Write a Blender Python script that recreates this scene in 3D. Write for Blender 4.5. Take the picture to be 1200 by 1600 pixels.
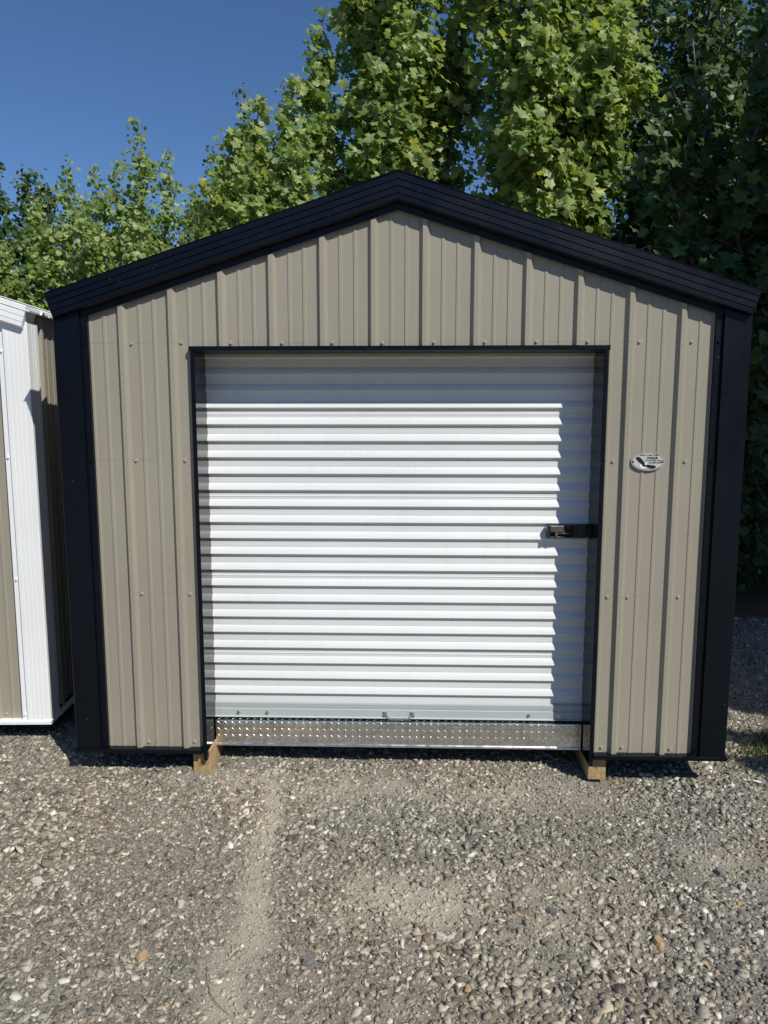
import bpy, math, random
import numpy as np
from mathutils import Vector, Matrix

random.seed(7)
RNG = np.random.default_rng(11)
for o in list(bpy.data.objects):
    bpy.data.objects.remove(o, do_unlink=True)
SC = bpy.context.scene
COL = SC.collection

# ---------------------------------------------------------------- camera
cam_d = bpy.data.cameras.new('camera')
cam = bpy.data.objects.new('camera', cam_d)
COL.objects.link(cam)
cam_d.sensor_fit = 'VERTICAL'
cam_d.sensor_height = 36.0
cam_d.lens = 36.0 * 1150.68 / 1600.0
cam_d.clip_start = 0.05
cam_d.clip_end = 1000
PIT, YAW = 0.130230874, 0.0301531233
CAM = Vector((0.0400769, -3.3866287, 1.7389534))
fw = Vector((-math.sin(YAW)*math.cos(PIT), math.cos(YAW)*math.cos(PIT), -math.sin(PIT)))
rt = Vector((math.cos(YAW), math.sin(YAW), 0))
up = rt.cross(fw)
mw = Matrix((rt, up, -fw)).transposed().to_4x4()
mw.translation = CAM
cam.matrix_world = mw
SC.camera = cam

# ---------------------------------------------------------------- sky, sun, exposure
SUN = Vector((0.83, -1.0, 1.30)).normalized()          # towards the sun
EL = math.asin(SUN.z)
AZ = math.atan2(SUN.x, SUN.y)
world = bpy.data.worlds.new('World')
SC.world = world
world.use_nodes = True
wn = world.node_tree
wn.nodes.clear()
sky = wn.nodes.new('ShaderNodeTexSky')
sky.sky_type = 'NISHITA'
sky.sun_disc = False
sky.sun_elevation = EL
sky.sun_rotation = AZ
sky.altitude = 200
sky.air_density = 1.0
sky.dust_density = 0.05
sky.ozone_density = 10.0
bg = wn.nodes.new('ShaderNodeBackground')
bg.inputs['Strength'].default_value = 0.097
wo = wn.nodes.new('ShaderNodeOutputWorld')
wn.links.new(sky.outputs[0], bg.inputs[0])
wn.links.new(bg.outputs[0], wo.inputs[0])
sd = bpy.data.lights.new('sun', 'SUN')
sd.energy = 4.35
sd.angle = math.radians(0.53)
sd.color = (1.0, 0.955, 0.88)
sun = bpy.data.objects.new('sun', sd)
COL.objects.link(sun)
sun.rotation_euler = SUN.to_track_quat('Z', 'Y').to_euler()
sun.location = (6, -8, 12)
SC.view_settings.view_transform = 'Standard'
SC.view_settings.look = 'None'
SC.view_settings.exposure = 0.0
SC.view_settings.gamma = 1.0
SC.view_settings.use_curve_mapping = False
SC.render.engine = 'CYCLES'

# ---------------------------------------------------------------- materials
def mat(name):
    m = bpy.data.materials.new(name)
    m.use_nodes = True
    nt = m.node_tree
    b = nt.nodes['Principled BSDF']
    return m, nt, b

def N(nt, kind, **kw):
    n = nt.nodes.new(kind)
    for k, v in kw.items():
        if k in n.inputs:
            n.inputs[k].default_value = v
        else:
            setattr(n, k, v)
    return n

def ramp(nt, fac, stops, interp='LINEAR'):
    r = nt.nodes.new('ShaderNodeValToRGB')
    r.color_ramp.interpolation = interp
    e = r.color_ramp.elements
    while len(e) < len(stops):
        e.new(0.5)
    for i, (p, c) in enumerate(stops):
        e[i].position = p
        e[i].color = (*c, 1) if len(c) == 3 else c
    nt.links.new(fac, r.inputs[0])
    return r.outputs[0]

def mixc(nt, fac, a, b, mode='MIX'):
    m = nt.nodes.new('ShaderNodeMix')
    m.data_type = 'RGBA'
    m.blend_type = mode
    for sock, v in ((m.inputs[0], fac), (m.inputs[6], a), (m.inputs[7], b)):
        if isinstance(v, (int, float)):
            sock.default_value = v
        elif isinstance(v, tuple):
            sock.default_value = (*v, 1)
        else:
            nt.links.new(v, sock)
    return m.outputs[2]

def coords(nt, space='Object', scale=(1, 1, 1)):
    t = nt.nodes.new('ShaderNodeTexCoord')
    mp = nt.nodes.new('ShaderNodeMapping')
    mp.inputs['Scale'].default_value = scale
    nt.links.new(t.outputs[space], mp.inputs[0])
    return mp.outputs[0]

def noise(nt, vec, scale, detail=4, rough=0.55):
    n = nt.nodes.new('ShaderNodeTexNoise')
    n.inputs['Scale'].default_value = scale
    n.inputs['Detail'].default_value = detail
    n.inputs['Roughness'].default_value = rough
    nt.links.new(vec, n.inputs['Vector'])
    return n.outputs['Fac']

def bump(nt, h, strength, dist, b, prev=None):
    n = nt.nodes.new('ShaderNodeBump')
    n.inputs['Strength'].default_value = strength
    n.inputs['Distance'].default_value = dist
    nt.links.new(h, n.inputs['Height'])
    if prev is not None:
        nt.links.new(prev, n.inputs['Normal'])
    if b is not None:
        nt.links.new(n.outputs[0], b.inputs['Normal'])
    return n.outputs[0]

def painted(name, col, rough, dirt=(0.25, 0.23, 0.19), dirt_amt=0.25, ripple=0.25, speck=0.0, spec=0.5, rows=()):
    m, nt, b = mat(name)
    v = coords(nt)
    streak = noise(nt, coords(nt, 'Object', (9, 9, 0.6)), 3.0, 5)
    blot = noise(nt, v, 2.3, 5)
    f = ramp(nt, streak, [(0.5, (0, 0, 0)), (0.8, (1, 1, 1))])
    f2 = ramp(nt, blot, [(0.42, (0, 0, 0)), (0.72, (1, 1, 1))])
    mm = N(nt, 'ShaderNodeMath', operation='MULTIPLY')
    nt.links.new(f, mm.inputs[0]); nt.links.new(f2, mm.inputs[1])
    ms = N(nt, 'ShaderNodeMath', operation='MULTIPLY')
    nt.links.new(mm.outputs[0], ms.inputs[0]); ms.inputs[1].default_value = dirt_amt
    c = mixc(nt, ms.outputs[0], col, dirt)
    tone = ramp(nt, noise(nt, v, 0.9, 3), [(0.3, (0.94, 0.94, 0.94)), (0.7, (1.05, 1.05, 1.05))])
    c = mixc(nt, 1.0, c, tone, 'MULTIPLY')
    if speck:
        sp = nt.nodes.new('ShaderNodeTexVoronoi')
        sp.inputs['Scale'].default_value = 26
        nt.links.new(v, sp.inputs['Vector'])
        sm = ramp(nt, sp.outputs['Distance'], [(0.0, (speck,)*3), (0.075, (speck,)*3), (0.10, (0, 0, 0))])
        gate = ramp(nt, noise(nt, v, 7.0, 2), [(0.53, (0, 0, 0)), (0.6, (1, 1, 1))])
        smm = mixc(nt, 1.0, sm, gate, 'MULTIPLY')
        c = mixc(nt, smm, c, (0.22, 0.20, 0.17))
    if rows:
        sx = nt.nodes.new('ShaderNodeSeparateXYZ')
        nt.links.new(v, sx.inputs[0])
        for zr in rows:
            d = N(nt, 'ShaderNodeMath', operation='SUBTRACT'); nt.links.new(sx.outputs[2], d.inputs[0]); d.inputs[1].default_value = zr
            ab = N(nt, 'ShaderNodeMath', operation='ABSOLUTE'); nt.links.new(d.outputs[0], ab.inputs[0])
            ln = ramp(nt, ab.outputs[0], [(0.0, (0.30,)*3), (0.0012, (0.30,)*3), (0.0022, (0, 0, 0))])
            gt = ramp(nt, noise(nt, coords(nt, 'Object', (3, 3, 0.2)), 4.0, 3), [(0.40, (0, 0, 0)), (0.62, (1, 1, 1))])
            c = mixc(nt, mixc(nt, 1.0, ln, gt, 'MULTIPLY'), c, (0.10, 0.09, 0.07))
    if rows:
        hz = nt.nodes.new('ShaderNodeMapRange')
        hz.inputs['From Min'].default_value = 0.10; hz.inputs['From Max'].default_value = 0.42
        hz.inputs['To Min'].default_value = 0.55; hz.inputs['To Max'].default_value = 0.0
        nt.links.new(sx.outputs[2], hz.inputs['Value'])
        spl = ramp(nt, noise(nt, v, 38, 6, 0.7), [(0.42, (0, 0, 0)), (0.66, (1, 1, 1))])
        c = mixc(nt, mixc(nt, 1.0, hz.outputs[0], spl, 'MULTIPLY'), c, (0.40, 0.365, 0.30))
    nt.links.new(c, b.inputs['Base Color'])
    rr = ramp(nt, noise(nt, v, 5.0, 4), [(0.3, (rough*0.85,)*3), (0.7, (min(1, rough*1.25),)*3)])
    nt.links.new(rr, b.inputs['Roughness'])
    b.inputs['Specular IOR Level'].default_value = spec
    n1 = bump(nt, noise(nt, v, 2.2, 2, 0.4), ripple, 0.012, None)
    bump(nt, noise(nt, v, 420, 2), 0.06, 0.0006, b, n1)
    return m

M = {}
M['taupe'] = painted('taupe_painted_steel', (0.326, 0.300, 0.236), 0.38, ripple=0.22, speck=0.5, dirt=(0.20, 0.18, 0.135), dirt_amt=0.35, rows=(0.903, 1.536, 2.066))
M['black'] = painted('black_painted_steel', (0.0018, 0.0036, 0.0078), 0.33, dirt=(0.02, 0.02, 0.022), dirt_amt=0.06, ripple=0.10, speck=0.25, spec=0.28)
M['black_gloss'] = painted('black_gloss_steel', (0.0022, 0.0035, 0.006), 0.10, dirt=(0.02, 0.02, 0.02), dirt_amt=0.15, ripple=0.02, spec=0.6)
M['white'] = painted('white_painted_steel', (0.87, 0.885, 0.88), 0.40, dirt=(0.5, 0.47, 0.40), dirt_amt=0.35, ripple=0.12, speck=0.15)
M['curtain'] = painted('white_door_steel', (0.75, 0.77, 0.752), 0.28, dirt=(0.42, 0.41, 0.37), dirt_amt=0.25, ripple=0.05)
M['interior'] = painted('dark_interior', (0.02, 0.02, 0.02), 0.8)

def metal(name, col, rough, ripple=0.1, scale=30):
    m, nt, b = mat(name)
    v = coords(nt)
    c = ramp(nt, noise(nt, v, scale, 6, 0.65), [(0.3, tuple(x*0.78 for x in col)), (0.7, tuple(min(1, x*1.15) for x in col))])
    nt.links.new(c, b.inputs['Base Color'])
    b.inputs['Metallic'].default_value = 1.0
    rr = ramp(nt, noise(nt, v, 18, 5), [(0.3, (rough*0.7,)*3), (0.7, (rough*1.35,)*3)])
    nt.links.new(rr, b.inputs['Roughness'])
    bump(nt, noise(nt, v, 60, 3), ripple, 0.002, b)
    return m
M['galv'] = metal('galvanised_steel', (0.62, 0.65, 0.65), 0.42)
M['zinc_coat'] = painted('pale_zinc_coat', (0.46, 0.52, 0.51), 0.38, dirt=(0.25, 0.25, 0.23), dirt_amt=0.5, ripple=0.15)
M['treadplate'] = metal('polished_aluminium', (0.88, 0.87, 0.85), 0.24, 0.15)
M['bronze'] = metal('bronze_zinc', (0.30, 0.26, 0.21), 0.42, 0.05)
M['latch_black'] = painted('black_latch', (0.018, 0.018, 0.019), 0.45, ripple=0.0)
M['bolt_screw'] = painted('taupe_screw', (0.40, 0.37, 0.30), 0.35, ripple=0.0)
M['zinc'] = metal('zinc_screw', (0.7, 0.7, 0.7), 0.3, 0.0)
M['sign_face'] = painted('sign_white', (0.52, 0.53, 0.51), 0.3, ripple=0.0)
M['sign_ink'] = painted('sign_ink', (0.008, 0.009, 0.010), 0.4, ripple=0.0)
M['sign_bright'] = painted('sign_bright_white', (0.85, 0.85, 0.83), 0.35, ripple=0.0)
M['shingle'] = painted('dark_roof_steel', (0.02, 0.02, 0.024), 0.5, ripple=0.05)

def timber():
    m, nt, b = mat('treated_timber')
    v = coords(nt, 'Object', (1, 0.06, 1))
    g = noise(nt, v, 55, 6, 0.65)
    c = ramp(nt, g, [(0.25, (0.24, 0.155, 0.070)), (0.5, (0.42, 0.295, 0.145)), (0.75, (0.55, 0.42, 0.225))])
    pit = noise(nt, coords(nt), 230, 3)
    pm = ramp(nt, pit, [(0.34, (0.35, 0.35, 0.35)), (0.45, (1, 1, 1))])
    c = mixc(nt, 1.0, c, pm, 'MULTIPLY')
    nt.links.new(c, b.inputs['Base Color'])
    b.inputs['Roughness'].default_value = 0.8
    bump(nt, g, 0.5, 0.004, b)
    return m
M['timber'] = timber()
M['stamp'] = painted('orange_stamp', (0.42, 0.16, 0.06), 0.8, ripple=0.0)

def leafmat(name, cols, pale, trans=0.42, back=0.35):
    m, nt, b = mat(name)
    out = nt.nodes['Material Output']
    g = nt.nodes.new('ShaderNodeNewGeometry')
    oi = nt.nodes.new('ShaderNodeObjectInfo')
    ad = N(nt, 'ShaderNodeMath', operation='ADD')
    nt.links.new(g.outputs['Random Per Island'], ad.inputs[0])
    nt.links.new(oi.outputs['Random'], ad.inputs[1])
    fr = N(nt, 'ShaderNodeMath', operation='FRACT')
    nt.links.new(ad.outputs[0], fr.inputs[0])
    c = ramp(nt, fr.outputs[0], cols)
    bf = N(nt, 'ShaderNodeMath', operation='MULTIPLY')
    nt.links.new(g.outputs['Backfacing'], bf.inputs[0]); bf.inputs[1].default_value = back
    c2 = mixc(nt, bf.outputs[0], c, pale)
    vein = noise(nt, coords(nt), 45, 3)
    c2 = mixc(nt, 1.0, c2, ramp(nt, vein, [(0.3, (0.82,)*3), (0.7, (1.15,)*3)]), 'MULTIPLY')
    nt.links.new(c2, b.inputs['Base Color'])
    b.inputs['Roughness'].default_value = 0.42
    b.inputs['Specular IOR Level'].default_value = 0.42
    tr = nt.nodes.new('ShaderNodeBsdfTranslucent')
    tc = mixc(nt, 1.0, c2, (1.5, 1.45, 0.5), 'MULTIPLY')
    nt.links.new(tc, tr.inputs['Color'])
    mx = nt.nodes.new('ShaderNodeMixShader')
    mx.inputs[0].default_value = trans
    nt.links.new(b.outputs[0], mx.inputs[1])
    nt.links.new(tr.outputs[0], mx.inputs[2])
    nt.links.new(mx.outputs[0], out.inputs['Surface'])
    return m
M['leaf'] = leafmat('tulip_tree_leaf', [(0.0, (0.105, 0.180, 0.034)), (0.3, (0.190, 0.285, 0.062)), (0.65, (0.290, 0.385, 0.115)), (0.92, (0.40, 0.47, 0.20)), (1.0, (0.42, 0.45, 0.05))], (0.34, 0.42, 0.22), 0.45)
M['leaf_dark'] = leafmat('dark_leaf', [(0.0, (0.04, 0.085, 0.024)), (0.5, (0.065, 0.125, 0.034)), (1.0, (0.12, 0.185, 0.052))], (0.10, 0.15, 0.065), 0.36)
M['leaf_blue'] = leafmat('bluish_leaf', [(0.0, (0.05, 0.095, 0.036)), (0.5, (0.085, 0.135, 0.055)), (1.0, (0.15, 0.20, 0.085))], (0.12, 0.16, 0.10), 0.35)

def bark():
    m, nt, b = mat('bark')
    g = noise(nt, coords(nt, 'Object', (1, 1, 0.25)), 22, 6, 0.7)
    c = ramp(nt, g, [(0.3, (0.10, 0.085, 0.066)), (0.7, (0.29, 0.255, 0.21))])
    nt.links.new(c, b.inputs['Base Color'])
    b.inputs['Roughness'].default_value = 0.9
    bump(nt, g, 0.6, 0.02, b)
    return m
M['bark'] = bark()

def stonemat():
    m, nt, b = mat('crushed_stone')
    g = nt.nodes.new('ShaderNodeNewGeometry')
    c = ramp(nt, g.outputs['Random Per Island'], [
        (0.0, (0.10, 0.092, 0.077)), (0.16, (0.165, 0.152, 0.127)), (0.45, (0.262, 0.243, 0.201)), (0.74, (0.375, 0.350, 0.292)),
        (0.92, (0.48, 0.452, 0.385)), (0.978, (0.64, 0.615, 0.55)), (0.993, (0.72, 0.70, 0.64)), (0.995, (0.44, 0.31, 0.17)), (1.0, (0.38, 0.27, 0.16))])
    a = N(nt, 'ShaderNodeAttribute', attribute_name='dust')
    dm = N(nt, 'ShaderNodeMath', operation='MULTIPLY')
    nt.links.new(a.outputs['Fac'], dm.inputs[0]); dm.inputs[1].default_value = 0.55
    c = mixc(nt, dm.outputs[0], c, (0.50, 0.46, 0.37))
    t = noise(nt, coords(nt), 120, 4, 0.7)
    c = mixc(nt, 1.0, c, ramp(nt, t, [(0.3, (0.75,)*3), (0.7, (1.2,)*3)]), 'MULTIPLY')
    hue = ramp(nt, noise(nt, coords(nt), 1.1, 4), [(0.32, (1.12, 1.01, 0.91)), (0.5, (1.05, 1.02, 0.95)), (0.68, (0.99, 1.01, 0.99))])
    c = mixc(nt, 1.0, c, hue, 'MULTIPLY')
    nt.links.new(c, b.inputs['Base Color'])
    b.inputs['Roughness'].default_value = 0.75
    b.inputs['Specular IOR Level'].default_value = 0.3
    bump(nt, t, 0.35, 0.002, b)
    return m
M['stone'] = stonemat()

def single_stone(name, col):
    m, nt, b = mat(name)
    t = noise(nt, coords(nt), 70, 5, 0.7)
    c = ramp(nt, t, [(0.3, tuple(x*0.75 for x in col)), (0.7, tuple(min(1, x*1.15) for x in col))])
    nt.links.new(c, b.inputs['Base Color'])
    b.inputs['Roughness'].default_value = 0.7
    bump(nt, t, 0.4, 0.003, b)
    return m
M['st_orange'] = single_stone('ochre_stone', (0.46, 0.32, 0.165))
M['st_white'] = single_stone('pale_stone', (0.55, 0.52, 0.455))
M['st_grey'] = single_stone('dark_grey_stone', (0.17, 0.165, 0.16))
M['st_brown'] = single_stone('brown_stone', (0.21, 0.165, 0.125))
M['twig'] = single_stone('twig', (0.10, 0.07, 0.05))

def groundmat():
    m, nt, b = mat('gravel_ground')
    v = coords(nt, 'Object')
    fine = noise(nt, v, 160, 6, 0.75)
    mid = noise(nt, v, 14, 6, 0.65)
    vor = nt.nodes.new('ShaderNodeTexVoronoi')
    vor.inputs['Scale'].default_value = 150
    nt.links.new(v, vor.inputs['Vector'])
    cell = ramp(nt, vor.outputs['Color'], [(0.1, (0.12, 0.110, 0.090)), (0.45, (0.235, 0.216, 0.176)), (0.8, (0.35, 0.323, 0.265)), (1.0, (0.42, 0.395, 0.335))])
    c = mixc(nt, 1.0, cell, ramp(nt, fine, [(0.3, (0.7,)*3), (0.7, (1.25,)*3)]), 'MULTIPLY')
    a = N(nt, 'ShaderNodeAttribute', attribute_name='dust')
    dust = ramp(nt, fine, [(0.25, (0.33, 0.295, 0.23)), (0.5, (0.47, 0.425, 0.335)), (0.8, (0.58, 0.53, 0.425))])
    df = N(nt, 'ShaderNodeMath', operation='MULTIPLY')
    nt.links.new(a.outputs['Fac'], df.inputs[0]); df.inputs[1].default_value = 0.95
    c = mixc(nt, df.outputs[0], c, dust)
    s = N(nt, 'ShaderNodeAttribute', attribute_name='soil')
    soil = ramp(nt, mid, [(0.3, (0.075, 0.045, 0.026)), (0.7, (0.17, 0.105, 0.062))])
    c = mixc(nt, s.outputs['Fac'], c, soil)
    gr = N(nt, 'ShaderNodeAttribute', attribute_name='turf')
    turf = ramp(nt, fine, [(0.3, (0.025, 0.035, 0.013)), (0.7, (0.06, 0.085, 0.03))])
    c = mixc(nt, gr.outputs['Fac'], c, turf)
    nt.links.new(c, b.inputs['Base Color'])
    b.inputs['Roughness'].default_value = 0.9
    b.inputs['Specular IOR Level'].default_value = 0.2
    n1 = bump(nt, vor.outputs['Distance'], 0.25, 0.004, None)
    bump(nt, fine, 0.9, 0.006, b, n1)
    return m
M['ground'] = groundmat()

def grassmat():
    m, nt, b = mat('grass_blade')
    g = nt.nodes.new('ShaderNodeNewGeometry')
    c = ramp(nt, g.outputs['Random Per Island'], [(0.0, (0.03, 0.065, 0.015)), (0.6, (0.065, 0.115, 0.025)), (1.0, (0.16, 0.17, 0.06))])
    nt.links.new(c, b.inputs['Base Color'])
    b.inputs['Roughness'].default_value = 0.5
    return m
M['grass'] = grassmat()

# ---------------------------------------------------------------- mesh helpers
class MB:
    def __init__(self):
        self.v, self.f = [], []
    def add(self, vs, fs):
        n = len(self.v)
        self.v += [tuple(p) for p in vs]
        self.f += [tuple(i + n for i in f) for f in fs]
        return self
    def box(self, x0, x1, y0, y1, z0, z1):
        vs = [(x, y, z) for z in (z0, z1) for y in (y0, y1) for x in (x0, x1)]
        return self.add(vs, [(0, 2, 3, 1), (4, 5, 7, 6), (0, 1, 5, 4), (1, 3, 7, 5), (3, 2, 6, 7), (2, 0, 4, 6)])
    def sheet(self, a, b):
        """ruled surface between two equal-length point rows"""
        n = len(a)
        return self.add(list(a) + list(b), [(i, i+1, n+i+1, n+i) for i in range(n-1)])
    def tube(self, pts, rad, seg=6, cap=True):
        pts = [Vector(p) for p in pts]
        vs, fs = [], []
        n = len(pts)
        ref = None
        for i, p in enumerate(pts):
            t = (pts[min(i+1, n-1)] - pts[max(i-1, 0)])
            t = t.normalized() if t.length > 1e-9 else Vector((0, 0, 1))
            if ref is None:
                ref = Vector((1, 0, 0)) if abs(t.x) < 0.8 else Vector((0, 1, 0))
            a = t.cross(ref).normalized()
            c = t.cross(a)
            ref = c.cross(t) if False else ref
            r = rad[i] if hasattr(rad, '__len__') else rad
            for k in range(seg):
                w = 2*math.pi*k/seg
                vs.append(p + a*(math.cos(w)*r) + c*(math.sin(w)*r))
        for i in range(n-1):
            for k in range(seg):
                k2 = (k+1) % seg
                fs.append((i*seg+k, i*seg+k2, (i+1)*seg+k2, (i+1)*seg+k))
        if cap:
            fs.append(tuple(range(seg))[::-1])
            fs.append(tuple((n-1)*seg+k for k in range(seg)))
        return self.add(vs, fs)
    def build(self, name, m, parent=None, bevel=0, smooth=False):
        me = bpy.data.meshes.new(name)
        me.from_pydata(self.v, [], self.f)
        me.update()
        me.materials.append(M[m] if isinstance(m, str) else m)
        if smooth:
            me.polygons.foreach_set('use_smooth', [True]*len(me.polygons))
        o = bpy.data.objects.new(name, me)
        COL.objects.link(o)
        if parent is not None:
            o.parent = parent
        if bevel:
            b = o.modifiers.new('bevel', 'BEVEL')
            b.width = bevel
            b.segments = 2
            b.limit_method = 'ANGLE'
            b.angle_limit = math.radians(40)
        return o

def np_mesh(name, verts, loops, starts, totals, m, parent=None, attrs=None, smooth=False):
    me = bpy.data.meshes.new(name)
    me.vertices.add(len(verts))
    me.vertices.foreach_set('co', np.asarray(verts, np.float32).ravel())
    me.loops.add(len(loops))
    me.loops.foreach_set('vertex_index', np.asarray(loops, np.int32))
    me.polygons.add(len(starts))
    me.polygons.foreach_set('loop_start', np.asarray(starts, np.int32))
    me.polygons.foreach_set('loop_total', np.asarray(totals, np.int32))
    if smooth:
        me.polygons.foreach_set('use_smooth', np.ones(len(starts), bool))
    for k, a in (attrs or {}).items():
        at = me.attributes.new(k, 'FLOAT', 'POINT')
        at.data.foreach_set('value', np.asarray(a, np.float32))
    me.update(calc_edges=True)
    me.validate()
    me.materials.append(M[m] if isinstance(m, str) else m)
    o = bpy.data.objects.new(name, me)
    COL.objects.link(o)
    if parent is not None:
        o.parent = parent
    return o

def tag(o, label, cat, group=None, kind=None):
    o['label'] = label
    o['category'] = cat
    if group:
        o['group'] = group
    if kind:
        o['kind'] = kind
    return o

def empty(name, loc, label, cat, group=None):
    o = bpy.data.objects.new(name, None)
    o.empty_display_size = 0.2
    COL.objects.link(o)
    o.location = loc
    return tag(o, label, cat, group)

def share(name, me, loc, parent=None, rot=None, scale=None):
    o = bpy.data.objects.new(name, me)
    COL.objects.link(o)
    o.location = loc
    if rot is not None:
        o.rotation_euler = rot
    if scale is not None:
        o.scale = scale
    if parent is not None:
        o.parent = parent
    return o

# ---------------------------------------------------------------- ground
def wave(x, y, seed, n, f0, f1):
    r = np.random.default_rng(seed)
    s = 0
    for _ in range(n):
        a = r.uniform(0, 2*np.pi); f = r.uniform(f0, f1); p = r.uniform(0, 2*np.pi)
        s = s + np.sin((np.cos(a)*x + np.sin(a)*y)*f*2*np.pi + p)
    return s/np.sqrt(n)
def sstep(a, b, x):
    t = np.clip((x-a)/(b-a), 0, 1)
    return t*t*(3-2*t)
def gz(x, y):
    x = np.asarray(x, float); y = np.asarray(y, float)
    near = np.exp(-np.maximum(0, np.hypot(x, y)-6)/6)
    h = 0.007*wave(x, y, 3, 6, 0.15, 0.5) + 0.0045*wave(x, y, 5, 10, 1.2, 3.5)
    h = h*near - 0.004
    h = h - 0.024*np.exp(-(((x-1.3)/0.7)**2 + ((y+0.02)/0.45)**2))
    h = h + 0.28*sstep(2.7, 5.0, y)*sstep(1.9, 2.6, x)
    h = h + 0.012*np.exp(-(((x+2.05)/0.25)**2 + ((y-0.38)/0.12)**2))          # heaped gravel under the left shed
    h = h + 0.016*np.exp(-(((x+1.06)/0.10)**2 + ((y-0.0)/0.05)**2))          # pushed up beside the left runner
    return h
def dustf(x, y):
    x = np.asarray(x, float); y = np.asarray(y, float)
    n = 0.35*wave(x, y, 21, 8, 0.8, 2.0) + 0.5*wave(x, y, 22, 12, 2.5, 7.0) + 0.5*wave(x, y, 23, 14, 8.0, 18.0)
    cx = -0.565 - 0.07*(y+0.13) + 0.012*wave(x*0, y, 24, 5, 0.8, 2.5)
    w = 0.055 + 0.03*sstep(-0.6, -1.4, y)
    d = np.exp(-((x-cx)/w)**2)*sstep(0.05, -0.15, y)
    d = np.maximum(d, 1.7*np.exp(-(((x-0.05)/0.20)**2 + ((y+0.90)/0.14)**2)))
    d = np.maximum(d, 0.42*np.exp(-(((x-0.62)/0.26)**2 + ((y+1.0)/0.22)**2)))
    d = np.maximum(d, 0.6*np.exp(-(((x-1.25)/0.16)**2 + ((y+0.66)/0.11)**2)))
    d = np.maximum(d, 0.9*np.exp(-(((x+0.72)/0.22)**2 + ((y+0.06)/0.09)**2)))
    d = np.maximum(d, 0.42*np.exp(-(((x-0.0)/0.95)**4 + ((y+0.13)/0.13)**2)))
    d = np.maximum(d, 0.5*np.exp(-(((x+0.2)/0.25)**2 + ((y+1.45)/0.15)**2)))
    return np.clip(d*0.95 + 0.62*n*np.sqrt(np.clip(d, 0, 1)), 0, 1)
def axis(a, b, step, far):
    mid = np.arange(a, b+1e-6, step)
    out = [step*1.35]
    while sum(out) < far:
        out.append(out[-1]*1.35)
    lo = a - np.cumsum(out); hi = b + np.cumsum(out)
    return np.concatenate([lo[::-1], mid, hi])
gx = axis(-3.2, 3.6, 0.031, 320); gy = axis(-2.7, 4.2, 0.031, 320)
GX, GY = np.meshgrid(gx, gy)
GZ = gz(GX, GY)
nx, ny = len(gx), len(gy)
idx = np.arange(nx*ny).reshape(ny, nx)
quads = np.stack([idx[:-1, :-1], idx[:-1, 1:], idx[1:, 1:], idx[1:, :-1]], -1).reshape(-1, 4)
far = sstep(5, 9, GY)*1.0
soil = np.clip(sstep(2.35, 2.75, GY + 0.2*wave(GX, GY, 31, 6, 0.3, 1.2))*sstep(1.7, 2.2, GX), 0, 1)
soil = np.maximum(soil, sstep(4.2, 5.2, GY))
turf = np.clip(sstep(3.1, 3.6, GY + 0.15*wave(GX, GY, 33, 6, 0.3, 1.2))*sstep(1.8, 2.2, GX), 0, 1)
turf = np.maximum(turf, 0.8*np.exp(-(((GX-2.15)/0.28)**2 + ((GY-0.30)/0.16)**2)))
turf = np.maximum(turf, sstep(6, 9, GY))
gro = np_mesh('ground', np.stack([GX, GY, GZ], -1).reshape(-1, 3), quads.ravel(), np.arange(len(quads))*4, np.full(len(quads), 4), 'ground',
              attrs={'dust': dustf(GX, GY).ravel(), 'soil': soil.ravel(), 'turf': turf.ravel()}, smooth=True)
tag(gro, 'grey crushed stone yard with pale dusty tracks', 'ground', kind='structure')

# ---------------------------------------------------------------- sheds
PITCH = 0.2286
SL = 0.319
TH = math.atan(SL)
cT, sT = math.cos(TH), math.sin(TH)
ZB = 0.12

def profile(a, b, majors, minors=True, extra=()):
    pts = []
    for m in majors:
        pts += [(m-0.0235, 0), (m-0.0120, 0.0160), (m-0.0095, 0.0188), (m+0.0095, 0.0188), (m+0.0120, 0.0160), (m+0.0235, 0)]
        if minors:
            for q in (PITCH*0.355, PITCH*0.645):
                c = m+q
                pts += [(c-0.0095, 0), (c-0.0055, 0.0032), (c+0.0055, 0.0032), (c+0.0095, 0)]
    pts.sort()
    us = [p[0] for p in pts]; ws = [p[1] for p in pts]
    val = lambda u: float(np.interp(u, us, ws, left=0, right=0))
    out = [(a, val(a))] + [p for p in pts if a+1e-4 < p[0] < b-1e-4] + [(b, val(b))]
    for e in extra:
        if a+1e-4 < e < b-1e-4 and all(abs(e-p[0]) > 1e-4 for p in out):
            out.append((e, val(e)))
    out.sort()
    return out

# shared screw: washer and hex head, axis along -Y
def screw_mesh(name, m, r=0.0058):
    b = MB()
    for (rr, y0, y1, seg) in ((r*1.45, 0.0, -0.0022, 10), (r, -0.0022, -0.0075, 6)):
        vs = []
        for y in (y0, y1):
            for k in range(seg):
                w = 2*math.pi*k/seg + 0.3
                vs.append((rr*math.cos(w), y, rr*math.sin(w)))
        fs = [(k, (k+1) % seg, seg+(k+1) % seg, seg+k) for k in range(seg)] + [tuple(range(seg, 2*seg))]
        b.add(vs, [f[::-1] for f in fs])
    o = b.build(name, m)
    me = o.data
    bpy.data.objects.remove(o)
    return me
SCREW = {'taupe': screw_mesh('screw_taupe', 'bolt_screw'), 'black': screw_mesh('screw_black', 'black'), 'white': screw_mesh('screw_white', 'white'), 'zinc': screw_mesh('screw_zinc', 'zinc', 0.0065)}

def rake_z(x, zp=2.742):
    return zp - SL*abs(x)

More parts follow.
